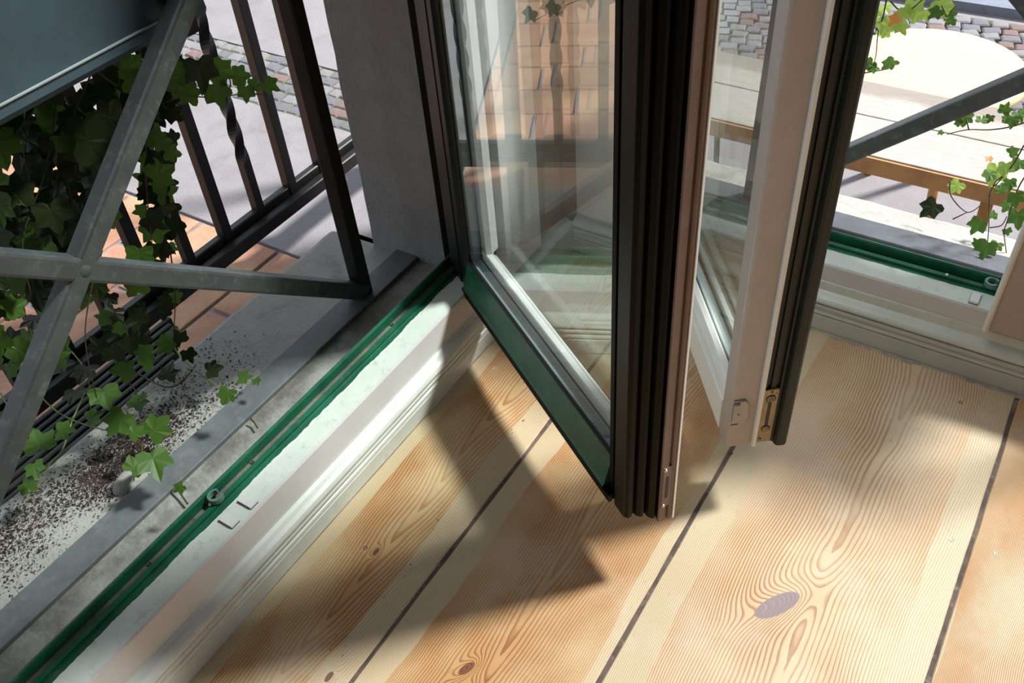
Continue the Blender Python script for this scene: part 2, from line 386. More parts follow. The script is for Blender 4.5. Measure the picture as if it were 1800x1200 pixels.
# ------------------------------------------------------------------ window frames (bottom members as profiles)
skirt_prof = [(.03, .001), (-.004, .001), (-.0045, .003), (-.0045, .0275), (-.003, .0295), (.03, .0300)]
bead_prof = [(.03, .0301), (-.002, .0302), (-.0045, .0320), (-.0055, .0345), (-.0045, .0375), (-.0020, .0390), (-.0010, .0405), (-.0030, .0420), (-.0055, .0440), (-.0058, .0475), (-.0040, .0500), (.0030, .0510), (.0045, .0525), (.003, .0542),
             (-.0066, .0546), (-.0072, .0565), (-.0066, .0590), (-.0040, .0622), (.0010, .0652), (.0062, .0672)]
def bead_for(zf): return bead_prof + [(.0090, .0690), (.0108, zf - .0040), (.0116, zf - .0012), (.0126, zf - .0004), (.03, zf - .0004)]
def face_for(zf): return [(.049, .060), (.03, .060), (.03, zf), (.0138 if zf > .08 else .0112, zf), (.0165, .1085), (.0185, .1108), (.049, .1118)]
green_prof = [(.0492, .060), (.0492, .1095), (.0600, .1115), (.0602, .1155), (.0665, .1165), (.0672, .1105), (.0755, .1105), (.0760, .1255), (.0775, .1275), (.0800, .1270), (.0805, .060)]
def window_bottom(root, F, t0, t1, c0, c1, zf, dirt):
    ext('baseboard', M['skirt'], root, skirt_prof, F, c0, c1)
    ext('moulding', M['skirt'], root, bead_for(zf), F, c0, c1)
    ext('bottom_rail', M['facew'], root, face_for(zf), F, c0, c1)
    ext('sill_top', M['sill_white'], root, [(.0188, .1112), (.0488, .1122), (.0488, .110), (.0188, .109)], F, t0, t1)
    ext('green_rebate', M['green'], root, green_prof, F, t0, t1)
    ext('channel_dirt_shade', M[dirt], root, [(.0674, .1107), (.0754, .1107), (.0754, .1120), (.072, .1114), (.0674, .1117)], F, t0, t1)  # dirt in the left channel, painted recess shade in the right one
W1 = sroot('window_1', 'left window frame with green sill channel and white moulded inner sill')
W2 = sroot('window_2', 'right window frame with green sill channel, closed leaf at its right')
window_bottom(W1, LW, -1.62, -.205 + .005, -1.62, -.004, .0740, 'chdirt')
window_bottom(W2, RW, .1, 2.62, .004, 2.62, .0835, 'greendark')
struct(box('wall_sill_left', M['plaster'], None, -.30, -.03, -1.62, -.2, -.30, .045), 'masonry under the left window', 'wall')
struct(box('wall_sill_right', M['plaster'], None, .1, 2.62, .03, .22, -.40, .045), 'masonry under the right window', 'wall')
# peeling white paint lip over the green, left window
def lip(F, root, t0, t1, seed, amp=.0035):
    random.seed(seed); bm = bmesh.new(); prev = None; t = t0; o = .0
    while t < t1:
        o = .88 * o + random.uniform(-1, 1) * amp * .5; d = .0500 + max(-.0005, o)
        z = .1125 + (.0003)
        a = bm.verts.new(F(.0470, z - .0006, t)); b = bm.verts.new(F(d, z, t)); c = bm.verts.new(F(d, z - .004, t))
        if prev: bm.faces.new((prev[0], prev[1], b, a)); bm.faces.new((prev[1], prev[2], c, b))
        prev = (a, b, c); t += .003
    bmobj('paint_edge', bm, M['sill_white'], root)
lip(LW, W1, -1.6, -.24, 4, .0015); lip(RW, W2, .11, 1.6, 5, .0008)
# shims
def shim(F, root, t, wd=.012, d0=.0225, d1=.0445):
    ext('plate_shadow', M['filler'], root, [(d0 - .0006, .1113), (d0 - .0006, .1122), (d1 + .0006, .1130), (d1 + .0006, .1113)], F, t - wd / 2 - .0006, t + wd / 2 + .0006)  # dark base drawn as the shadow around the plate
    f = lambda a, b, tt: F(a, b, tt)
    ext('keeper_plate', M['white'], root, [(d0, .1118), (d0 + .0008, .1150), (d1 - .0008, .1156), (d1, .1125)], f, t - wd / 2, t + wd / 2)
for t in (-.7715, -.7395): shim(LW, W1, t)
shim(RW, W2, .631)
# drain rings
def ring(F, root, t):
    bm = bmesh.new(); s = 16; R1, R2 = .0098, .0066; rr = []
    c = Vector((.0670, .1235))
    for k in range(s + 1):
        if k > 13: continue
        an = 2 * PI * k / s + .5
        rr.append([bm.verts.new(F(c.x + r * math.sin(an), c.y + dz, t + r * math.cos(an))) for r, dz in ((R2, -.006), (R2, .0015), (R1, .0015), (R1, -.006))])
    for k in range(len(rr) - 1):
        for j in range(4): bm.faces.new((rr[k][j], rr[k][(j + 1) % 4], rr[k + 1][(j + 1) % 4], rr[k + 1][j]))
    bm.faces.new(rr[0]); bm.faces.new(rr[-1][::-1])
    bmobj('drain_ring', bm, paint('scuffed_green', rgb(96, 134, 122), .35, .2), root)
ring(LW, W1, -.757); ring(RW, W2, .644)
for t in (-.862, -.691, -.40):
    p = LW(.0725, .1114, t); bm = bmesh.new(); disc_bm(bm, p, .0028, .0014, 10, -.001); bmobj('screw', bm, M['dark'], W1)
p = RW(.0635, .117, .585); bm = bmesh.new(); disc_bm(bm, p, .002, .001, 8); bmobj('screw', bm, M['white'], W2)
# side jambs
def jambs(root, F, t, sgn, z1=2.35):
    # profile in (depth, t): stepped rebate; sgn: direction into the opening along t
    P = [(.0157, t - sgn * .10), (.0157, t + sgn * .0), (.016, t + sgn * .004), (.03, t + sgn * .004), (.03, t - sgn * .008), (.046, t - sgn * .008),
         (.046, t + sgn * .002), (.060, t + sgn * .002), (.060, t - sgn * .004), (.078, t - sgn * .004), (.080, t + sgn * .006), (.088, t + sgn * .006), (.090, t - sgn * .001), (.119, t - sgn * .001), (.119, t - sgn * .10)]
    bm = bmesh.new(); prism(bm, P, lambda a, b, z: F(a, z, b), .06, z1); bmobj('side_jamb', bm, M['black'], root)
    P2 = [(-.004, t - sgn * .10), (-.004, t - sgn * .002), (.0155, t + sgn * .0035), (.0155, t - sgn * .1)]
    bm = bmesh.new(); prism(bm, P2, lambda a, b, z: F(a, z, b), .084, z1); bmobj('jamb_cover', bm, M['white'], root)
jambs(W1, LW, -.207, -1); jambs(W2, RW, .102, 1)
jambs(W1, LW, -1.60, 1); jambs(W2, RW, 2.60, -1)
for root, F, a, b in ((W1, LW, -1.6, -.205), (W2, RW, .1, 2.6)):
    ext('top_rail', M['white'], root, [(-.002, 2.28), (-.002, 2.36), (.09, 2.36), (.09, 2.28)], F, a, b)
# inner corner cladding between the jambs
ext('trim_1', M['wall'], None, [(-.003, -.10), (-.003, -.02), (.02, .003), (.10, .003), (.10, .01), (-.02, .02), (-.012, -.1)], lambda a, b, z: Vector((a, b, z)), .084, 2.35)['kind'] = 'structure'
# storeys above, and the balcony slab added unseen to shade the left sill
struct(box('wall_upper', M['plaster'], None, -.272, 4.0, -4.0, .30, ZC + .2, 9.0), 'upper storeys of the house above the frame', 'wall')
struct(box('shade_slab', M['plaster'], None, -1.9, -.272, -1.6, .30, 2.30, 2.45), 'balcony slab added out of view to darken the left window', 'shading')
# ------------------------------------------------------------------ stone ledges
def ledge(name, label, F, d1, t0, t1, seed):
    random.seed(seed); bm = bmesh.new(); n = int((t1 - t0) / .02); rows = []
    for k in range(n + 1):
        t = t0 + (t1 - t0) * k / n; j = random.uniform(-.002, .002)
        rows.append([bm.verts.new(F(a, b, t)) for a, b in ((.079, .0), (.079, .066), (.10, .059), (.16, .0555), (d1 - .01 + j, .047), (d1 + j, .043), (d1 + j, .0))])
    for k in range(n):
        for i in range(7): bm.faces.new((rows[k][i], rows[k][(i + 1) % 7], rows[k + 1][(i + 1) % 7], rows[k + 1][i]))
    bm.faces.new(rows[0]); bm.faces.new(rows[-1][::-1])
    return struct(bmobj(name, bm, M['stone']), label, 'ledge')
ledge('stone_sill_left', 'grey stone sill outside the left window, scattered with soil', LW, .375, -1.8, -.2, 1)
ledge('stone_sill_right', 'sunlit pale stone sill outside the right window', RW, .30, .105, 2.7, 2)
# ------------------------------------------------------------------ window guards (flat iron with X braces)
def guard(label, F, tb, sgn, flat_t, fm='ironflat'):
    g = thing('window_guard', label, 'railing')
    a, b = sorted(flat_t)
    ext('flat_bar', M[fm], g, [(.177, .0550), (.177, .0615), (.178, .0625), (.221, .0625), (.222, .0615), (.222, .0550)], F, a, b)
    H = .067 + .67; Wd = .80
    e = tb + sgn * Wd; c = tb + sgn * Wd / 2; zc = .067 + .335
    nrm = F(1, 0, 0) - F(0, 0, 0)
    P = lambda t, z: F(.200, z, t)
    # rising and falling braces; octagonal-ish bars with a welded knot
    bar('brace', M['iron'], g, P(tb, .067), P(e, H), .026, .026, nrm, .004)
    bar('brace', M['iron'], g, P(tb, H), P(e, .067), .0265, .0265, nrm, .004)
    bm = bmesh.new(); bmesh.ops.create_icosphere(bm, subdivisions=3, radius=1, matrix=Matrix.Translation(P(c, zc)) @ Matrix.Diagonal((.0152, .0152, .0152, 1)))
    for v in bm.verts: pass
    bmobj('weld', bm, M['iron'], g, True)
    bar('post', M['fence'], g, P(tb, .062), P(tb + sgn * .014, H + .05), .023, .023, nrm, .002)
    bar('post', M['fence'], g, P(e, .062), P(e, H + .05), .023, .023, nrm, .002)
    ext('top_bar', M['iron'], g, [(.18, H + .04), (.18, H + .06), (.22, H + .06), (.22, H + .04)], F, min(tb, e), max(tb, e))
    for t in (tb, e): pass
    return g
guard('grey iron X-braced guard outside the left window', LW, -.322, -1, (-.206, -1.7))
guard('grey iron guard bar crossing the view outside the right window', RW, .243, 1, (.105, 1.7), 'ironshade')
# ------------------------------------------------------------------ planters
def planter(label, F, t0, t1, z, dz=.22):
    g = thing('flower_box', label, 'planter')
    prof = [(.235, z + .022), (.236, z + dz), (.240, z + dz), (.240, z + .03), (.42, z + .03), (.42, z + dz), (.424, z + dz), (.424, z + .012), (.405, z), (.252, z), (.2375, z + .004), (.2335, z + .011)]
    ext('box', M['planter'], g, prof, F, t0, t1)
    ext('rim_seam', M['zinc'], g, [(.2325, z + .0225), (.2325, z + .0240), (.2375, z + .0245), (.2375, z + .0215)], F, t0, t1)
    for t in (t0, t1):
        ext('end_panel', M['planter'], g, [(.24, z + .02), (.24, z + dz), (.42, z + dz), (.42, z + .02)], F, t - .001, t + .002)
    ext('soil', M['soil'], g, [(.241, z + .03), (.241, z + dz - .03), (.419, z + dz - .03), (.419, z + .03)], F, t0 + .003, t1 - .003)
    for t in (t0 + (t1 - t0) * .06, t0 + (t1 - t0) * .94):
        ext('bracket', M['fence'], g, [(.2235, z - .004), (.2235, z + dz + .012), (.232, z + dz + .012), (.2325, z + .0), (.41, z - .0002), (.44, z + .015), (.44, z - .008), (.41, z - .012)], F, t - .014, t + .014)
    return g
planter('blue-grey metal flower box hanging on the left window guard', LW, -1.10, -.43, .557)
planter('flower box on the right guard, mostly above the frame', RW, .36, 1.0, .64)
# ------------------------------------------------------------------ casements
def leaf_root(name, label, P, u):
    t = thing(name, label, 'window sash', (P[0], P[1], 0), math.atan2(u[1], u[0]), None); return t
V3 = lambda a, b, t: Vector((a, b, t))
def vert(name, m, root, prof, z0, z1): # prof in (l,w)
    bm = bmesh.new(); prism(bm, prof, lambda a, b, z: Vector((a, b, z)), z0, z1); return bmobj(name, bm, m, root)
def horiz(name, m, root, prof, l0, l1): # prof in (w,z)
    bm = bmesh.new(); prism(bm, prof, lambda a, b, l: Vector((l, a, b)), l0, l1); return bmobj(name, bm, m, root)
ZT = 2.26
def dots_strip(root, along, p0, p1, offs, nrm, size=.0008, m='zinc'):
    """rows of tiny perforation studs on the spacer: one mesh"""
    bm = bmesh.new(); p0, p1 = Vector(p0), Vector(p1); L = (p1 - p0).length; n = int(L / .0033); d = (p1 - p0).normalized(); nrm = Vector(nrm)
    for off in offs:
        off = Vector(off)
        for k in range(n):
            c = p0 + d * (k + .5) * .0033 + off; s = d * size; q = nrm.cross(d) * size
            vs = [bm.verts.new(c + s + q), bm.verts.new(c - s + q), bm.verts.new(c - s - q), bm.verts.new(c + s - q)]
            bm.faces.new(vs)
            c2 = [bm.verts.new(v.co - nrm * .0008) for v in vs]
            for i in range(4): bm.faces.new((vs[i], vs[(i + 1) % 4], c2[(i + 1) % 4], c2[i]))
    o = bmobj('perforation', bm, M[m], root); o['kind'] = 'stuff'; return o
# leaf 1: dark green outside, belongs to the left window; local (l, w) measured from the inner-face line, w shifted by .066
P1 = Vector((0, -.24)); u1 = Vector((.845, -.535)); n1 = Vector((.535, .845)); O1 = P1 - n1 * .066
S1 = leaf_root('casement_sash', 'open sash with dark green outer face and black stepped edge, at centre', O1, u1)
lE = .488
stile_free = [(.428, .024), (.430, .020), (.4375, .020), (.4385, .026), (.4425, .026), (.4435, .019), (.466, .019), (.4695, .0225), (.4695, .0275), (.466, .028), (.466, .031), (.471, .0325),
              (.475, .0365), (.475, .0395), (.4715, .040), (.4715, .0425), (.479, .0435), (.4835, .047), (.4835, .0495), (.480, .0500), (.480, .0512), (.4865, .0515)]
dk = vert('free_stile', M['black'], S1, stile_free + [(.4865, .054), (.428, .054)], .100, ZT)
vert('lit_stripe', paint('lit_black_paint', rgb(34, 33, 23), .45, .15, spec=.3), S1, [(.4445, .0192), (.4445, .0184), (.4655, .0184), (.4660, .0192)], .1005, ZT)  # outer flat of the stile painted lighter for the light falling on it
vert('inner_stile', M['brown'], S1, [(.428, .0542), (.4868, .0518), (.4885, .0525), (.4888, .0606), (.4862, .0612), (.4862, .0632), (.4888, .0640), (.4900, .0660), (.4896, .0690), (.4872, .0708), (.428, .0708)], .0955, ZT)
vert('hinge_stile', M['greendark'], S1, [(-.052, .019), (-.014, .019), (-.013, .024), (-.008, .024), (-.007, .019), (.004, .020), (.010, .0245), (.010, .0275), (.008, .0275), (.008, .046), (.008, .0708), (-.055, .0708), (-.055, .05), (-.052, .05)], .100, ZT)
vert('inner_face', M['white'], S1, [(.428, .0709), (.4880, .0709), (.4902, .0692), (.4908, .0700), (.4904, .0722), (.428, .0722)], .0955, ZT)
# bottom rail outside: weatherboard
horiz('weather_board', M['green'], S1, [(.028, .108), (.028, .1655), (.0255, .1655), (.0145, .1215), (.0125, .118), (.0122, .1165)], .0075, .4265)
horiz('drip_lip', M['black'], S1, [(.028, .1035), (.028, .1165), (.0118, .1165), (.0115, .106), (.0135, .1035), (.017, .1035), (.017, .108), (.021, .108), (.021, .1035)], .004, .4415)
horiz('bottom_rail', M['white'], S1, [(.0285, .100), (.0285, .155), (.046, .155), (.046, .179), (.0475, .181), (.056, .180), (.064, .168), (.066, .160), (.0705, .158), (.0705, .097), (.050, .097)], .0085, .4275)
horiz('top_rail', M['greendark'], S1, [(.02, ZT - .07), (.02, ZT), (.07, ZT), (.07, ZT - .07)], .0, .43)
def glazing(root, l0, l1, z0, z1, w_out, w_in, sign=1):
    """two panes with a perforated metal spacer between them and black seals"""
    lo, hi = min(w_out, w_in), max(w_out, w_in)
    for nm, ww in (('glass_pane', w_out), ('glass_pane', w_in)):
        bm = bmesh.new(); vs = [bm.verts.new(p) for p in ((l0 - .006, ww, z0 - .006), (l1 + .006, ww, z0 - .006), (l1 + .006, ww, z1), (l0 - .006, ww, z1))]
        bm.faces.new(vs); bmobj(nm, bm, M['glass'], root)
    a, b = lo + .0008, hi - .0008; t = .006
    bm = bmesh.new()
    bbox(bm, l0 - t, l1 + t, a + .0015, b - .0015, z0 - t, z0)
    bbox(bm, l0 - t, l0, a + .0015, b - .0015, z0, z1); bbox(bm, l1, l1 + t, a + .0015, b - .0015, z0, z1)
    sp = bmobj('spacer', bm, M['spacer'], root)
    bm = bmesh.new()
    for (c, d) in ((lo + .0003, a + .0014), (b - .0014, hi - .0003)):
        bbox(bm, l0 - t, l1 + t, c, d, z0 - t, z0 + .0006); bbox(bm, l0 - t, l0 + .0006, c, d, z0, z1); bbox(bm, l1 - .0006, l1 + t, c, d, z0, z1)
    bmobj('seal', bm, M['gasket'], root)
    offs = [(0, a + .0035, 0), (0, b - .0035, 0)]
    dots_strip(root, 'l', (l0, 0, z0 + .0003), (l1, 0, z0 + .0003), offs, (0, 0, 1))
    dots_strip(root, 'z', (l0 + .0003, 0, z0), (l0 + .0003, 0, min(z1, .9)), offs, (1, 0, 0), m='dark')
glazing(S1, .0135, .4255, .1640, ZT - .07, .0278, .0465)
horiz('outer_seal', M['gasket'], S1, [(.0245, .1640), (.0245, .1675), (.0272, .1685), (.0272, .1640)], .010, .4275)
vert('outer_seal', M['gasket'], S1, [(.0095, .0235), (.0125, .0250), (.0130, .0273), (.0095, .0273)], .165, ZT - .05)
vert('inner_bead', M['white'], S1, [(.008, .0470), (.028, .0475), (.030, .056), (.020, .0702), (.008, .0702)], .18, ZT - .06)
# end furniture on leaf 1: lock plate on the free edge
def plate_local(name, m, root, l, w0, w1, z0, z1, t=.0012, bev=.0008):
    return box(name, m, root, l - .001, l + t, w0, w1, z0, z1, bev=bev)
lp = plate_local('lock_plate', M['brown'], S1, .4882, .0535, .0655, .1235, .1945, .0014)
box('slot', M['gasket'], lp, .4885, .4899, .0578, .0612, .1400, .1780)
for z, w_ in ((.1905, .0560), (.1265, .0560)):
    bm = bmesh.new(); bmesh.ops.create_cone(bm, cap_ends=True, segments=12, radius1=.0024, radius2=.0018, depth=.0014, matrix=Matrix.Translation((.4902, w_, z)) @ Matrix.Rotation(PI / 2, 4, 'Y'))
    sc_ = bmobj('screw', bm, M['chrome'], lp)
# hinge knuckle at the foot
for root, l, w_ in ((S1, -.050, .066),):
    tube('hinge', M['dark'], root, [(l, w_ + .004, .13), (l, w_ + .004, .19)], .006, 10)
# leaf 2: white inside face to the left, dark green outside; right window
P2 = Vector((.1256, .0183)); u2 = Vector((.6151, -.7884))
S2 = leaf_root('casement_sash', 'open white-edged sash with brass plate at its foot, right of the dark sash', P2, u2)
vert('free_stile', M['shadewhite'], S2, [(.458, .0155), (.4585, .006), (.4625, .0012), (.4655, .0), (.4885, .0), (.4912, .0008), (.4925, .0035), (.4925, .0315), (.4925, .0360), (.458, .0360)], .0955, ZT)
vert('stile_step', M['white'], S2, [(.470, .0322), (.4965, .0322), (.4980, .0332), (.4980, .0366), (.4965, .0375), (.470, .0375)], .0965, ZT)
vert('outer_stile', M['greendark'], S2, [(.458, .0362), (.4915, .0377), (.4915, .0420), (.4895, .0425), (.4895, .0455), (.4920, .0460), (.4920, .0520), (.4895, .0525), (.4895, .0560), (.4930, .0565), (.4935, .0590), (.4975, .0600), (.5010, .0615), (.5020, .0650), (.5020, .0715), (.5000, .0745), (.458, .0745)], .0975, ZT)
vert('hinge_stile', M['white'], S2, [(-.055, .0), (.008, .0), (.014, .006), (.0145, .016), (.008, .036), (-.055, .036)], .0955, ZT)
vert('hinge_outer', M['greendark'], S2, [(-.052, .0362), (.010, .0362), (.014, .045), (.010, .060), (-.052, .060)], .1, ZT)
horiz('bottom_rail', M['white'], S2, [(.0, .0965), (.0, .146), (.0015, .1485), (.0045, .1495), (.0050, .1535), (.0025, .1560), (.0025, .1620), (.0055, .1640), (.0060, .1675), (.0085, .1715), (.0140, .1745), (.0165, .1735), (.0165, .160), (.040, .160), (.040, .0965)], .006, .4605)
horiz('outer_rail', M['green'], S2, [(.0405, .105), (.0405, .168), (.046, .166), (.058, .118), (.058, .105)], .012, .456)
horiz('top_rail', M['white'], S2, [(.0, ZT - .07), (.0, ZT), (.055, ZT), (.055, ZT - .07)], .0, .46)
glazing(S2, .0165, .4565, .1690, ZT - .07, .0350, .0180)
horiz('outer_bead', M['white'], S2, [(.0355, .160), (.0355, .180), (.0405, .183), (.044, .172), (.044, .160)], .013, .4575)
# brass flush plate in the edge groove with keyholes
bp = box('brass_plate', M['brass'], S2, .4915, .4942, .0385, .0560, .0990, .1930, bev=.0006)
def keyring(parent, z, w_, R, r, m):
    bm = bmesh.new(); pts = [(.4948, w_ + R * math.cos(a), z + R * math.sin(a)) for a in [2 * PI * k / 20 for k in range(21)]]
    tube_bm(bm, pts, r, 6); bmobj('cam_ring', bm, m, parent, True)
for z, R in ((.1780, .0050), (.1245, .0046)):
    bm = bmesh.new(); bmesh.ops.create_cone(bm, cap_ends=True, segments=20, radius1=R + .001, radius2=R + .001, depth=.0012, matrix=Matrix.Translation((.4943, .0472, z)) @ Matrix.Rotation(PI / 2, 4, 'Y'))
    bmobj('cam_socket', bm, M['gasket'], bp)
    keyring(bp, z, .0472, R * .72, .0012, M['brass'])
    bm = bmesh.new(); bmesh.ops.create_uvsphere(bm, u_segments=12, v_segments=8, radius=.0020, matrix=Matrix.Translation((.4950, .0472, z)))
    bmobj('cam_pin', bm, M['brass'], bp, True)
box('slot', M['gasket'], bp, .4938, .4946, .0450, .0490, .1290, .1735)
for z, w_ in ((.1895, .0472), (.1060, .0425)):
    bm = bmesh.new(); bmesh.ops.create_cone(bm, cap_ends=True, segments=12, radius1=.0018, radius2=.0014, depth=.001, matrix=Matrix.Translation((.4946, w_, z)) @ Matrix.Rotation(PI / 2, 4, 'Y'))
    bmobj('screw', bm, M['dark'], bp)
# painted keeper let into the white edge
def keeper():
    bm = bmesh.new(); z0, z1 = .137, .180; pts = []
    for k in range(13):
        t = k / 12; z = z0 + (z1 - z0) * t; pts.append((.0165 + .0045 * math.sin(PI * t) ** .6, z))
    prof = [(.0035, z0 + .006), (.0105, z0 + .006), (.0105, z0)] + pts + [(.0105, z1), (.0105, z1 - .006), (.0035, z1 - .006)]
    a = [bm.verts.new((.4928, w_, z)) for w_, z in prof]; b = [bm.verts.new((.4962, w_, z)) for w_, z in prof]
    n = len(prof)
    for i in range(n): bm.faces.new((a[i], a[(i + 1) % n], b[(i + 1) % n], b[i]))
    bm.faces.new(b); bm.faces.new(a[::-1])
    bo = bmesh.new(); q = [(w_ + (.0004 if w_ > .009 else -.0004), z + (.0005 if z > .1585 else -.0005)) for w_, z in prof]
    a = [bo.verts.new((.4922, w_, z)) for w_, z in q]; b = [bo.verts.new((.4927, w_, z)) for w_, z in q]
    for i in range(n): bo.faces.new((a[i], a[(i + 1) % n], b[(i + 1) % n], b[i]))
    bo.faces.new(b); bo.faces.new(a[::-1]); bmobj('catch_recess', bo, M['filler'], S2)
    return bmobj('catch', bm, M['shadewhite'], S2)
kp = keeper()
box('catch_recess', M['gasket'], S2, .4924, .49295, .0032, .0112, .1362, .1375); box('catch_recess', M['gasket'], S2, .4924, .49295, .0032, .0112, .1798, .1808)
bm = bmesh.new(); bmesh.ops.create_cone(bm, cap_ends=True, segments=12, radius1=.0018, radius2=.0013, depth=.001, matrix=Matrix.Translation((.4965, .0095, .1585)) @ Matrix.Rotation(PI / 2, 4, 'Y'))
bmobj('screw', bm, M['brown'], kp)
tube('hinge', M['dark'], S2, [(-.052, -.004, .13), (-.052, -.004, .19)], .006, 10)
# leaf 3: closed sash of the right window
S3 = leaf_root('casement_sash', 'closed white sash at the right edge of the photo', Vector((.6535, -.0045)), Vector((1, 0)))
vert('astragal', M['white'], S3, [(.0, .012), (-.0005, .003), (.0015, .0), (.0045, -.0008), (.0070, .001), (.0080, .004), (.0080, .012)], .0925, ZT)
vert('stile', M['shadewhite'], S3, [(.008, .0032), (.052, .0032), (.0535, .0015), (.0555, .002), (.0565, .006), (.0575, .0032), (.066, .006), (.070, .020), (.070, .060), (.004, .060), (.004, .012)], .0945, ZT)
horiz('bottom_rail', M['white'], S3, [(.0034, .0945), (.0034, .150), (.008, .165), (.016, .175), (.040, .175), (.040, .125), (.018, .113), (.014, .0945)], .0705, .68)
horiz('top_rail', M['white'], S3, [(.0034, ZT - .06), (.0034, ZT), (.05, ZT), (.05, ZT - .06)], .070, .68)
vert('stile', M['white'], S3, [(.68, .0032), (.75, .0032), (.75, .06), (.68, .06)], .0945, ZT)
glazing(S3, .078, .672, .182, ZT - .07, .040, .022)
# ------------------------------------------------------------------ fence on the terrace
def fence():
    g = thing('balustrade', 'dark iron balustrade with plain and twisted bars left of the pier', 'railing')
    x = -.573; z0 = .0
    def xs(y): return x + .0 * y
    y0, y1 = -1.6, .30
    for (a, b, c, d) in ((-.588, -.572, -.012, .018), (-.566, -.548, -.022, .004)):
        ext('base_rail', M['fence'], g, [(a, c), (a, d - .002), (a + .002, d), (b - .002, d), (b, d - .002), (b, c)], lambda p, q, t: Vector((p, t, q)), y0, y1)
    sp = .0885; ys = []; y = -.181
    k0 = -16
    for k in range(k0, 3):
        yy = y + k * sp
        tw = (k % 2 == 0)
        top = 1.05
        if yy > .40 or yy < y0 + .02: continue
        if not tw or k == 2:
            o = bar('baluster', M['fence'], g, (-.580, yy, 0), (-.580, yy, top), .020, .020, (1, 0, 0), .001)
        else:
            bm = bmesh.new(); n = 150; s = .0092; rows = []
            for i in range(n + 1):
                z = top * i / n; t = min(1, max(0, (z - .12) / .75)); a = PI / 4 + t * 2 * PI * 3.5
                fat = .93
                rows.append([bm.verts.new((-.580 + s * fat * math.cos(a + q * PI / 2) * 1.414, yy + s * fat * math.sin(a + q * PI / 2) * 1.414, z)) for q in range(4)])
            for i in range(n):
                for q in range(4): bm.faces.new((rows[i][q], rows[i][(q + 1) % 4], rows[i + 1][(q + 1) % 4], rows[i + 1][q]))
            bm.faces.new(rows[0]); bm.faces.new(rows[-1]); o = bmobj('baluster', bm, M['fence'], g)
    ext('hand_rail', M['fence'], g, [(-.60, 1.04), (-.60, 1.06), (-.555, 1.06), (-.555, 1.04)], lambda p, q, t: Vector((p, t, q)), y0, y1)
    for yy in (.285, -1.58): bar('post', M['fence'], g, (-.58, yy, -.14), (-.58, yy, 1.05), .03, .03, (1, 0, 0), .002)
    return g
fence()
# grating strip beside the sill
def grating():
    g = thing('iron_grating', 'dark ribbed grating strip between soil-strewn sill and balustrade', 'grating')
    y0, y1 = -1.5, -.56
    for k in range(7):
        x = -.388 - k * .0155
        e = y1 + k * .012
        bm = bmesh.new(); bbox(bm, x - .010, x, y0, e, .0, .030 - .001 * k, bev=.003); bmobj('bar', bm, M['fence'], g)
    for y in (-1.3, -.9, -.6):
        box('cross_bar', M['fence'], g, -.49, -.385, y - .01, y + .01, -.02, .0)
        box('foot', M['fence'], g, -.485, -.465, y - .01, y + .01, -.14, -.02)
        box('foot', M['fence'], g, -.405, -.385, y - .01, y + .01, -.14, -.02)
    return g
grating()
# ------------------------------------------------------------------ ground outside
ZL, ZR = -.14, -.36
def poly(name, m, pts, z, dz, parent=None):
    bm = bmesh.new(); a = [bm.verts.new((x, y, z)) for x, y in pts]; b = [bm.verts.new((x, y, z - dz)) for x, y in pts]; n = len(pts)
    bm.faces.new(a); bm.faces.new(b[::-1])
    for i in range(n): bm.faces.new((a[i], a[(i + 1) % n], b[(i + 1) % n], b[i]))
    return bmobj(name, bm, m, parent)
# upper pavement on the left (boundary kerb runs outward behind the pier)
terr = struct(poly('terrace_paving', M['grout'], [(-.2, -4), (-.2, .28), (-.9, 2.4), (-2.6, 8), (-9, 8), (-9, -4)], ZL - .006, .3), 'pavement level with the left window', 'ground')
street = struct(poly('street_paving', M['granite'], [(-3, -.0), (-3, 12), (12, 12), (12, .0)], ZR, .2), 'speckled pale pavement below the right window', 'ground')
# granite slabs between tiles and cobbles: y -.125 .. .315
def slab(m, x0, x1, y0, y1, z, name='slab', parent=terr, g=.003):
    bm = bmesh.new(); bbox(bm, x0 + g, x1 - g, y0 + g, y1 - g, z - .03, z, bev=.002); return bmobj(name, bm, m, parent)
slab(M['granite'], -1.75, -.2, -.125, .312, ZL)
slab(M['granite'], -4.5, -1.75, -.125, .312, ZL)
# plain granite strip next to the wall
slab(M['stone'], -.562, -.26, -.125, .0, ZL); slab(M['stone'], -.562, -.26, -1.0, -.125, ZL)
slab(M['stone'], -.562, -.26, -3.0, -1.0, ZL)
# terracotta tiles, staggered rows running along y
random.seed(21)
rowx = [-.562]
for wd in (.063, .115, .112, .115, .118, .12, .12, .14, .15, .2, .2, .2): rowx.append(rowx[-1] - wd)
for i in range(len(rowx) - 1):
    y = -.125 if i % 2 == 0 else -.125; first = True
    while y > -2.2:
        ln = (.21 if i == 0 else (.13 if (first and i % 2) else .24)) + random.uniform(-.01, .01); first = False
        bm = bmesh.new(); bbox(bm, rowx[i + 1] + .005, rowx[i] - .005, y - ln + .005, y - .005, ZL - .03, ZL + random.uniform(-.0015, .0015), bev=.003)
        bmobj('tile', bm, M['tile'], terr); y -= ln
# far paving beyond cobbles
slab(M['granite'], -2.7, -.62, .545, 8, ZL, g=.0) if False else None
poly('slab', M['granite'], [(-.455, .545), (-1.0, 2.2), (-2.6, 8), (-9, 8), (-9, .545)], ZL, .05, terr)
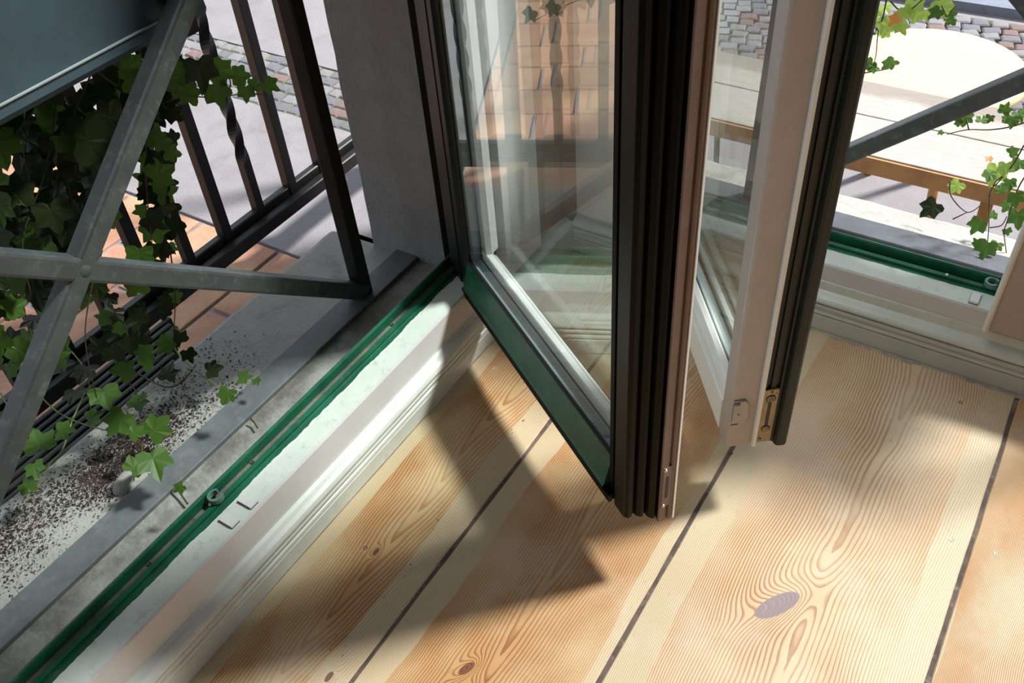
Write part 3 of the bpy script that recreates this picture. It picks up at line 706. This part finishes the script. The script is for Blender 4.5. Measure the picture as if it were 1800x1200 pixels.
# cobbles
def cobble_meshes(m, w_, n=5, seed=0):
    random.seed(seed); out = []
    for i in range(n):
        bm = bmesh.new(); base = []; k = random.choice((4, 5, 5, 6)); 
        cs = [(-.5, -.5), (.5, -.5), (.5, .5), (-.5, .5)]
        P = [Vector((a * (.86 + random.uniform(-.1, .12)), b * (.86 + random.uniform(-.1, .12)), 0)) for a, b in cs]
        if k > 4: P.insert(random.choice((1, 2, 3)), None)
        P = [p if p is not None else None for p in P]
        for j, p in enumerate(P):
            if p is None:
                q = (P[j - 1] + P[(j + 1) % len(P)]) / 2; P[j] = q * 1.12
        lo = [bm.verts.new((p.x * w_, p.y * w_, -.03)) for p in P]; mi = [bm.verts.new((p.x * w_, p.y * w_, -.004)) for p in P]; hi = [bm.verts.new((p.x * w_ * .82, p.y * w_ * .82, 0)) for p in P]
        c = bm.verts.new((0, 0, .002)); n_ = len(P)
        for j in range(n_):
            q = (j + 1) % n_
            bm.faces.new((lo[j], lo[q], mi[q], mi[j])); bm.faces.new((mi[j], mi[q], hi[q], hi[j])); bm.faces.new((hi[j], hi[q], c))
        bmesh.ops.recalc_face_normals(bm, faces=bm.faces)
        me = bpy.data.meshes.new('cobble'); bm.to_mesh(me); bm.free(); me.materials.append(m); out.append(me)
    return out
cobs = cobble_meshes(M['cobA'], 1, 5, 1) + cobble_meshes(M['cobB'], 1, 4, 2) + cobble_meshes(M['cobC'], 1, 1, 3)
def cobbles(parent, spots):
    for (x, y, z, s, sy, a) in spots:
        o = bpy.data.objects.new('cobblestone', random.choice(cobs)); C.objects.link(o); o.parent = parent
        o.location = (x, y, z + random.uniform(-.0015, .002)); o.scale = (s, sy, 1); o.rotation_euler = (0, 0, a + random.uniform(-.12, .12))
random.seed(31)
poly('joint_bed', M['joint'], [(-.39, .312), (-.445, .545), (-2.4, .545), (-2.4, .312)], ZL - .004, .05, terr)
sp = []
for r in range(6):
    x = -.50 - (r % 2) * .02 - r * .012
    while x > -2.2 and len(sp) < 290:
        wd = random.uniform(.036, .056); sp.append((x - wd / 2, .332 + r * .0385 + random.uniform(-.002, .002), ZL, wd, .040, 0)); x -= wd
cobbles(terr, sp)
# right street: cobble field y 1.18..1.96, asphalt beyond
poly('joint_bed', M['joint'], [(-.9, 1.05), (-.9, 1.96), (3, 2.12), (3, 1.05)], ZR + .004, .02, street)
ps = []
for r in range(19):
    x = -.62 + (r % 2) * .02
    while x < 1.05:
        wd = random.uniform(.042, .062); ps.append((x + wd / 2, 1.92 - r * .044 + .04 * (x + .6) + random.uniform(-.003, .003), ZR + .02, wd, .046, -.04 + random.uniform(-.1, .1) + .35)); x += wd
ps.sort(key=lambda s: (s[1] < 1.34, -s[1] * 0 + abs(s[0] - .2)))
cobbles(street, ps[:298])
rest = ps[298:]
if rest:
    bm = bmesh.new()
    for (x, y, z, s, sy, a) in rest:
        r = bmesh.ops.create_cube(bm, size=1.0, matrix=Matrix.Translation((x, y, z - .012)) @ Matrix.Rotation(a, 4, 'Z') @ Matrix.Diagonal((s * .84, sy * .84, .026, 1)))
    o = bmobj('cobblestones', bm, M['cobA'], street); o['kind'] = 'stuff'
poly('roadway', M['asphalt'], [(-3, 1.955), (4, 2.17), (12, 2.6), (12, 12), (-3, 12)], ZR + .03, .06, street)
# ------------------------------------------------------------------ bench, stool
bn = thing('bench', 'long weathered plank bench on the pavement outside the right window', 'bench', (0, 0, 0))
zb = .055
for (y0, y1) in ((.427, .5585), (.5615, .692)):
    bm = bmesh.new(); bbox(bm, -.35, 1.55, y0, y1, zb - .036, zb, bev=.003); bmobj('plank', bm, [M['bench']], bn)
bm = bmesh.new(); bbox(bm, -.352, 1.552, .4215, .4262, zb - .037, zb - .003, bev=.001); bmobj('front_apron', bm, M['benchside'], bn)
for x, m in ((.597, 'leg'), (1.4, 'leg'), (.047, 'dark'), (.077, 'dark')):
    tube('leg', M[m], bn, [(x - .01, .48, zb - .036), (x + .004, .50, ZR)], .011 if m == 'leg' else .006, 10)
for x, m in ((1.38, 'leg'), (-.25, 'dark')):
    tube('leg', M[m], bn, [(x - .01, .63, zb - .036), (x + .004, .64, ZR)], .011 if m == 'leg' else .006, 10)
stl = thing('stool', 'yellow round stool with thick rounded seat behind the bench', 'stool', (.390, .892, -.012))
bm = bmesh.new(); R = .187; prof = [(0, .028), (R * .6, .0285), (R * .93, .028), (R * .98, .025), (R, .018), (R * .995, .008), (R * .96, -.002), (R * .9, -.006), (0, -.006)]
rows = []
for k in range(48):
    a = 2 * PI * k / 48; rows.append([bm.verts.new((r * math.cos(a), r * math.sin(a), z - .0)) for r, z in prof])
for k in range(48):
    for j in range(len(prof) - 1): bm.faces.new((rows[k][j], rows[k][j + 1], rows[(k + 1) % 48][j + 1], rows[(k + 1) % 48][j]))
bmesh.ops.remove_doubles(bm, verts=bm.verts, dist=1e-5); bmobj('seat', bm, M['yellow'], stl, True)
for (lx, ly) in ((.083, -.085), (-.108, .125), (.03, .175)):
    tube('leg', M['leg'], stl, [(lx * .7, ly * .7, -.006), (lx, ly, ZR)], .011, 10)
# ------------------------------------------------------------------ ivy
def leaf_mesh(m, seed, lobes=5):
    random.seed(seed); pts = []
    spec = [(0, 1.0), (14, .80), (27, .60), (42, .70), (54, .84), (68, .70), (84, .56), (104, .64), (122, .66), (148, .48), (170, .26)]
    right = [(a, r * random.uniform(.93, 1.07)) for a, r in spec]; left = [(-a, r * random.uniform(.92, 1.08)) for a, r in spec[1:]][::-1]
    bm = bmesh.new(); c = bm.verts.new((0, 0, 0)); ring_ = []
    for a, r in right + left:
        t = math.radians(a); x, y = r * math.sin(t) * .62, r * math.cos(t) * .62
        z = .10 * abs(x) - .16 * (x * x + y * y) + random.uniform(-.02, .02); ring_.append(bm.verts.new((x, y, z)))
    for i in range(len(ring_)):
        bm.faces.new((c, ring_[i], ring_[(i + 1) % len(ring_)]))
    me = bpy.data.meshes.new('ivy_leaf'); bm.to_mesh(me); bm.free(); me.materials.append(m); return me
LM = {k: [leaf_mesh(M[k], s) for s in range(5)] for k in ('leafdark', 'leaf', 'leaflite', 'leafred')}
def put_leaf(root, kind, p, size, nrm, spin):
    if root.name == 'ivy' and p.z > .545: p = Vector((p.x, p.y, .545))
    o = bpy.data.objects.new('leaf', random.choice(LM[kind])); C.objects.link(o); o.parent = root
    q = Vector(nrm).normalized().to_track_quat('Z', 'Y'); o.matrix_local = Matrix.Translation(p) @ q.to_matrix().to_4x4() @ Matrix.Rotation(spin, 4, 'Z') @ Matrix.Diagonal((size, size, size, 1))
    return o
def inpoly(x, y, P):
    c = False; j = len(P) - 1
    for i in range(len(P)):
        if (P[i][1] > y) != (P[j][1] > y) and x < (P[j][0] - P[i][0]) * (y - P[i][1]) / (P[j][1] - P[i][1]) + P[i][0]: c = not c
        j = i
    return c
iv = thing('ivy', 'dark ivy curtain hanging below the blue-grey flower box', 'ivy')
def rnd_nrm(base, s): return Vector((base[0] + random.uniform(-s, s), base[1] + random.uniform(-s, s), base[2] + random.uniform(-s, s)))
random.seed(77)
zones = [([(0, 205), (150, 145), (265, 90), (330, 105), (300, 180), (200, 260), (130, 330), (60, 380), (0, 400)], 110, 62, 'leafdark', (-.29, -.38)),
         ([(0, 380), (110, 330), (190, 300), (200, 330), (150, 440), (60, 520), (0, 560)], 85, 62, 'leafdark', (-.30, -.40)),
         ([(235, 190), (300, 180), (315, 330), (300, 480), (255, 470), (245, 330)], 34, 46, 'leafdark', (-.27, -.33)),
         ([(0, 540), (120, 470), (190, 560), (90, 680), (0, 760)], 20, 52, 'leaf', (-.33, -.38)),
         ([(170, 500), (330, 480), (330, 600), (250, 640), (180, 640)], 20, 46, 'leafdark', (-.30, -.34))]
for P, n, px, kd, (xa, xb) in zones:
    xs_ = [p[0] for p in P]; ys_ = [p[1] for p in P]; c = 0
    while c < n:
        x, y = random.uniform(min(xs_) - 20, max(xs_)), random.uniform(min(ys_), max(ys_))
        if x > -20 and not inpoly(max(x, 1), y, P): continue
        p = at(x, y, 0, random.uniform(xb, xa)); s = px * random.uniform(.6, 1.15) / 1320
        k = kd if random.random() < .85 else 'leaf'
        if p.z > .54: p.z = .54 - random.uniform(0, .03)
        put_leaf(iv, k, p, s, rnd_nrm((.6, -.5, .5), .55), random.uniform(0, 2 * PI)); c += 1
heroes = [(152, 248, 82, -.27, 4.6), (350, 117, 58, -.25, 3.0), (384, 124, 46, -.25, 4.1), (378, 157, 50, -.25, 3.2), (418, 133, 36, -.25, 4.4), (432, 158, 34, -.25, 2.8), (444, 150, 26, -.25, 4.6),
          (471, 148, 32, -.25, 4.0), (225, 118, 46, -.27, 4.2), (228, 143, 42, -.27, 4.4), (192, 208, 58, -.27, 4.4), (320, 130, 46, -.26, 1.2), (330, 160, 40, -.26, 3.3), (308, 150, 30, -.26, 2.6),
          (285, 340, 42, -.27, 4.6), (276, 310, 50, -.27, 5.0), (280, 250, 34, -.27, 4.4), (297, 268, 32, -.27, 4.2), (262, 280, 30, -.27, 2.0), (245, 445, 48, -.27, 2.8), (268, 400, 50, -.28, 3.2), (90, 370, 60, -.3, 3.0), (120, 400, 56, -.3, 3.4)]
for x, y, px, xx, sp_ in heroes:
    put_leaf(iv, 'leafdark' if px > 55 else 'leaf', at(x, y, 0, xx), px * 1.15 / 1320, rnd_nrm((.85, -.35, .35), .2), sp_)
def stems(root, m, polylines, ax, r=.0011):
    for (pl, v) in polylines:
        pts = smooth_path([at(x, y, ax, v if not isinstance(v, tuple) else v[0] + (v[1] - v[0]) * i / (len(pl) - 1)) for i, (x, y) in enumerate(pl)])
        tube('stem', m, root, pts, r, 5, r * .6)
stems(iv, M['stem'], [([(250, 60), (290, 150), (330, 168), (380, 170), (430, 165), (470, 166)], -.255), ([(355, 168), (360, 150), (357, 137)], -.25), ([(402, 166), (405, 145), (400, 133)], -.25),
                      ([(245, 80), (258, 200), (256, 300), (262, 380), (270, 450)], -.275), ([(100, 170), (80, 300), (40, 420), (55, 520)], -.31), ([(160, 130), (120, 230), (135, 265), (150, 250)], -.29),
                      ([(30, 200), (70, 380), (110, 300), (140, 420)], -.32), ([(20, 460), (40, 530), (52, 590)], -.31), ([(180, 440), (160, 510), (150, 600), (170, 700)], -.30),
                      ([(200, 100), (170, 120), (208, 150), (205, 110)], -.28), ([(300, 445), (308, 520), (305, 590)], -.30)], 0)
# creeping shoots over the soil
iv2 = thing('ivy', 'green ivy shoots creeping over soil on the left stone sill', 'ivy')
random.seed(91)
for (x, y, s, k) in [(240, 710, 40, 'leaf'), (212, 735, 52, 'leaf'), (270, 757, 52, 'leaf'), (234, 762, 30, 'leaf'), (268, 805, 56, 'leaf'), (235, 822, 40, 'leaf'), (182, 690, 56, 'leaf'), (215, 655, 46, 'leaf'),
                     (160, 735, 34, 'leaf'), (70, 782, 56, 'leaf'), (108, 757, 36, 'leaf'), (60, 820, 34, 'leaf'), (50, 858, 30, 'leaf'), (52, 756, 22, 'leaf'), (400, 690, 34, 'leaf'), (370, 650, 36, 'leafdark'),
                     (425, 664, 30, 'leaf'), (295, 660, 38, 'leafdark'), (300, 590, 44, 'leaf'), (245, 600, 44, 'leafdark'), (175, 610, 40, 'leafdark'), (130, 690, 40, 'leafdark'), (255, 640, 30, 'leaf'), (318, 855, 20, 'leaf'),
                     (20, 730, 30, 'leaf'), (40, 705, 46, 'leaf'), (150, 650, 50, 'leafdark'), (105, 640, 46, 'leafdark'), (200, 580, 44, 'leafdark'), (330, 620, 30, 'leafdark'), (450, 668, 18, 'leaf'), (190, 560, 40, 'leaf'),
                     (90, 600, 44, 'leafdark'), (60, 560, 50, 'leafdark'), (20, 600, 50, 'leafdark')]:
    z = .085 if s > 28 else .07
    p = at(x, y, 2, z + random.uniform(0, .05)); put_leaf(iv2, k, p, s * 1.15 / 1250, rnd_nrm((.3, -.3, .9), .35), random.uniform(0, 6.3))
for pl in ([(30, 640), (80, 705), (125, 737), (190, 757), (235, 764)], [(150, 690), (128, 737), (110, 790), (88, 815), (70, 850), (40, 880)], [(250, 757), (250, 790), (245, 830)], [(300, 600), (330, 640), (400, 690)],
           [(185, 600), (215, 660), (240, 690), (248, 750)], [(0, 690), (30, 740), (60, 790)], [(240, 655), (290, 680), (320, 670), (345, 640)], [(100, 590), (150, 650), (160, 720)],
           [(215, 560), (250, 640), (300, 620)]):
    pts = smooth_path([at(x, y, 2, .075 + .01 * (i % 2)) for i, (x, y) in enumerate(pl)]); tube('stem', M['greenstem'] if random.random() < .6 else M['stem'], iv2, pts, .0013, 5, .0008)
# tendril stub pushing between guard foot and frame
tube('stem', M['stem'], iv2, [at(308, 853, 2, .066), at(318, 868, 2, .064), at(330, 885, 2, .064)], .0014, 5)
tube('stem', M['stem'], iv2, [at(440, 735, 2, .066), at(447, 742, 2, .064), at(453, 752, 2, .064)], .0012, 5)
iv3 = thing('ivy', 'sunlit light green ivy trails outside the right window', 'ivy')
random.seed(5)
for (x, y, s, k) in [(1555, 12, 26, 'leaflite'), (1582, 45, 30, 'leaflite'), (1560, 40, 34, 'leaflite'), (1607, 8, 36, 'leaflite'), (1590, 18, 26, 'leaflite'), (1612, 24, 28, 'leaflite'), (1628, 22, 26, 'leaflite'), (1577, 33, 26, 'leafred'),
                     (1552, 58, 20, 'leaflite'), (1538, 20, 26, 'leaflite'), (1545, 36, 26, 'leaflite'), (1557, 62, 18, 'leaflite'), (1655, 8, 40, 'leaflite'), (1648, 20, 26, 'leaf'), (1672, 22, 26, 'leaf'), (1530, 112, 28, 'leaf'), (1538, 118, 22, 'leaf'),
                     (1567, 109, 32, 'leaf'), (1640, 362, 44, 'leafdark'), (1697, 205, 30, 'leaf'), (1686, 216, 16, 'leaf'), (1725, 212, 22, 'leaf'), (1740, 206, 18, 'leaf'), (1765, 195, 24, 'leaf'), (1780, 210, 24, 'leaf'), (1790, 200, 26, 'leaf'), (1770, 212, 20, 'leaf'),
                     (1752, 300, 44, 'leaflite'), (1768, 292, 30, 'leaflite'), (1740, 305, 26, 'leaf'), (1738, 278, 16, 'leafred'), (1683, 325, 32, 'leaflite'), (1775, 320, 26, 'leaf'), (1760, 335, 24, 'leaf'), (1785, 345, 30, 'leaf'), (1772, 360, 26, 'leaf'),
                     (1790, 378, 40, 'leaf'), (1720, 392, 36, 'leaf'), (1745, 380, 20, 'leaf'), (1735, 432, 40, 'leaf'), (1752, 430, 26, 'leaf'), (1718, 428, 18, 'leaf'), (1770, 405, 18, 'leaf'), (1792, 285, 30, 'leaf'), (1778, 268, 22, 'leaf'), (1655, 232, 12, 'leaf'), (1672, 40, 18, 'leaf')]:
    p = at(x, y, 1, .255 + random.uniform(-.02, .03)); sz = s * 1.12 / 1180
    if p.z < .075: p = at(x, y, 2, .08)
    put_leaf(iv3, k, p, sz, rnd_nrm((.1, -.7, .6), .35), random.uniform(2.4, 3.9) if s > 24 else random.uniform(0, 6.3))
stems(iv3, M['stem'], [([(1558, 0), (1552, 30), (1545, 50), (1542, 70), (1540, 95), (1535, 115)], .25), ([(1565, 2), (1580, 17), (1597, 18), (1615, 5), (1640, -20)], .25), ([(1680, 10), (1665, 29), (1660, 20), (1655, 10)], .25),
                       ([(1520, 128), (1545, 124), (1562, 121)], .25), ([(1820, 208), (1780, 222), (1740, 228), (1700, 228), (1665, 236)], .255), ([(1703, 228), (1700, 215), (1697, 205)], .255),
                       ([(1800, 255), (1780, 290), (1755, 320), (1740, 340), (1738, 400), (1735, 435)], .25), ([(1810, 300), (1790, 330), (1770, 390), (1765, 410), (1770, 450)], .25),
                       ([(1670, 318), (1672, 345), (1700, 373), (1725, 360)], .25), ([(1675, 385), (1700, 373)], .25), ([(1740, 400), (1760, 396), (1770, 380)], .25), ([(1775, 300), (1750, 320), (1738, 345)], .252)], 1, .0012)
stems(iv3, M['greenstem'], [([(1680, 10), (1667, 28), (1658, 20)], .248)], 1)
# ------------------------------------------------------------------ soil on the left sill
random.seed(13)
def chunk(bm, p, s):
    vs = [bm.verts.new(p + Vector((random.uniform(-1, 1), random.uniform(-1, 1), random.uniform(-.3, 1))) * s) for _ in range(4)]
    for f in ((0, 1, 2), (0, 1, 3), (0, 2, 3), (1, 2, 3)): bm.faces.new([vs[i] for i in f])
blobs = [(-.29, -.72, .04, .035, 1600), (-.31, -.78, .04, .03, 1400), (-.33, -.86, .05, .03, 900), (-.30, -.92, .04, .05, 900), (-.27, -.78, .04, .03, 1200), (-.29, -.66, .03, .04, 700), (-.305, -.90, .06, .05, 900), (-.285, -.97, .07, .06, 700), (-.29, -.80, .05, .04, 900), (-.27, -.73, .05, .03, 1100), (-.31, -.70, .04, .04, 900), (-.26, -.66, .05, .03, 600), (-.33, -.60, .03, .04, 450), (-.25, -.58, .04, .025, 250), (-.31, -.52, .04, .06, 220), (-.3, -.8, .12, .06, 900)]
bm = bmesh.new()
for cx, cy, sy, sx, n in blobs:
    for _ in range(n):
        x = random.gauss(cx, sx * .6); y = random.gauss(cy, sy * .7)
        if x < -.372 or x > -.225: continue
        z = .0555 + (x + .16) / (.365 - .16) * .0085 + .0004
        chunk(bm, Vector((x, y, z)), random.choice((.0007, .0009, .0012, .0016, .0024)))
for _ in range(120):
    x = random.uniform(-.175, -.085); y = random.uniform(-1.1, -.3); chunk(bm, Vector((x, y, .0585)), random.choice((.0005, .0007, .001)))
o = bmobj('scattered_soil', bm, M['soil']); o['label'] = 'dark crumbs of potting soil scattered over the left stone sill'; o['category'] = 'soil'; o['kind'] = 'stuff'
pb = bmesh.new(); bmesh.ops.create_icosphere(pb, subdivisions=3, radius=1, matrix=Matrix.Translation((-.245, -.765, .050)) @ Matrix.Diagonal((.018, .030, .016, 1)))
for v in pb.verts: v.co += Vector((random.uniform(-1, 1), random.uniform(-1, 1), random.uniform(-1, 1))) * .0004
o = bmobj('pebble', pb, M['stone'], None, True); o['label'] = 'smooth pale stone lump under an ivy leaf beside the flat guard bar'; o['category'] = 'stone'
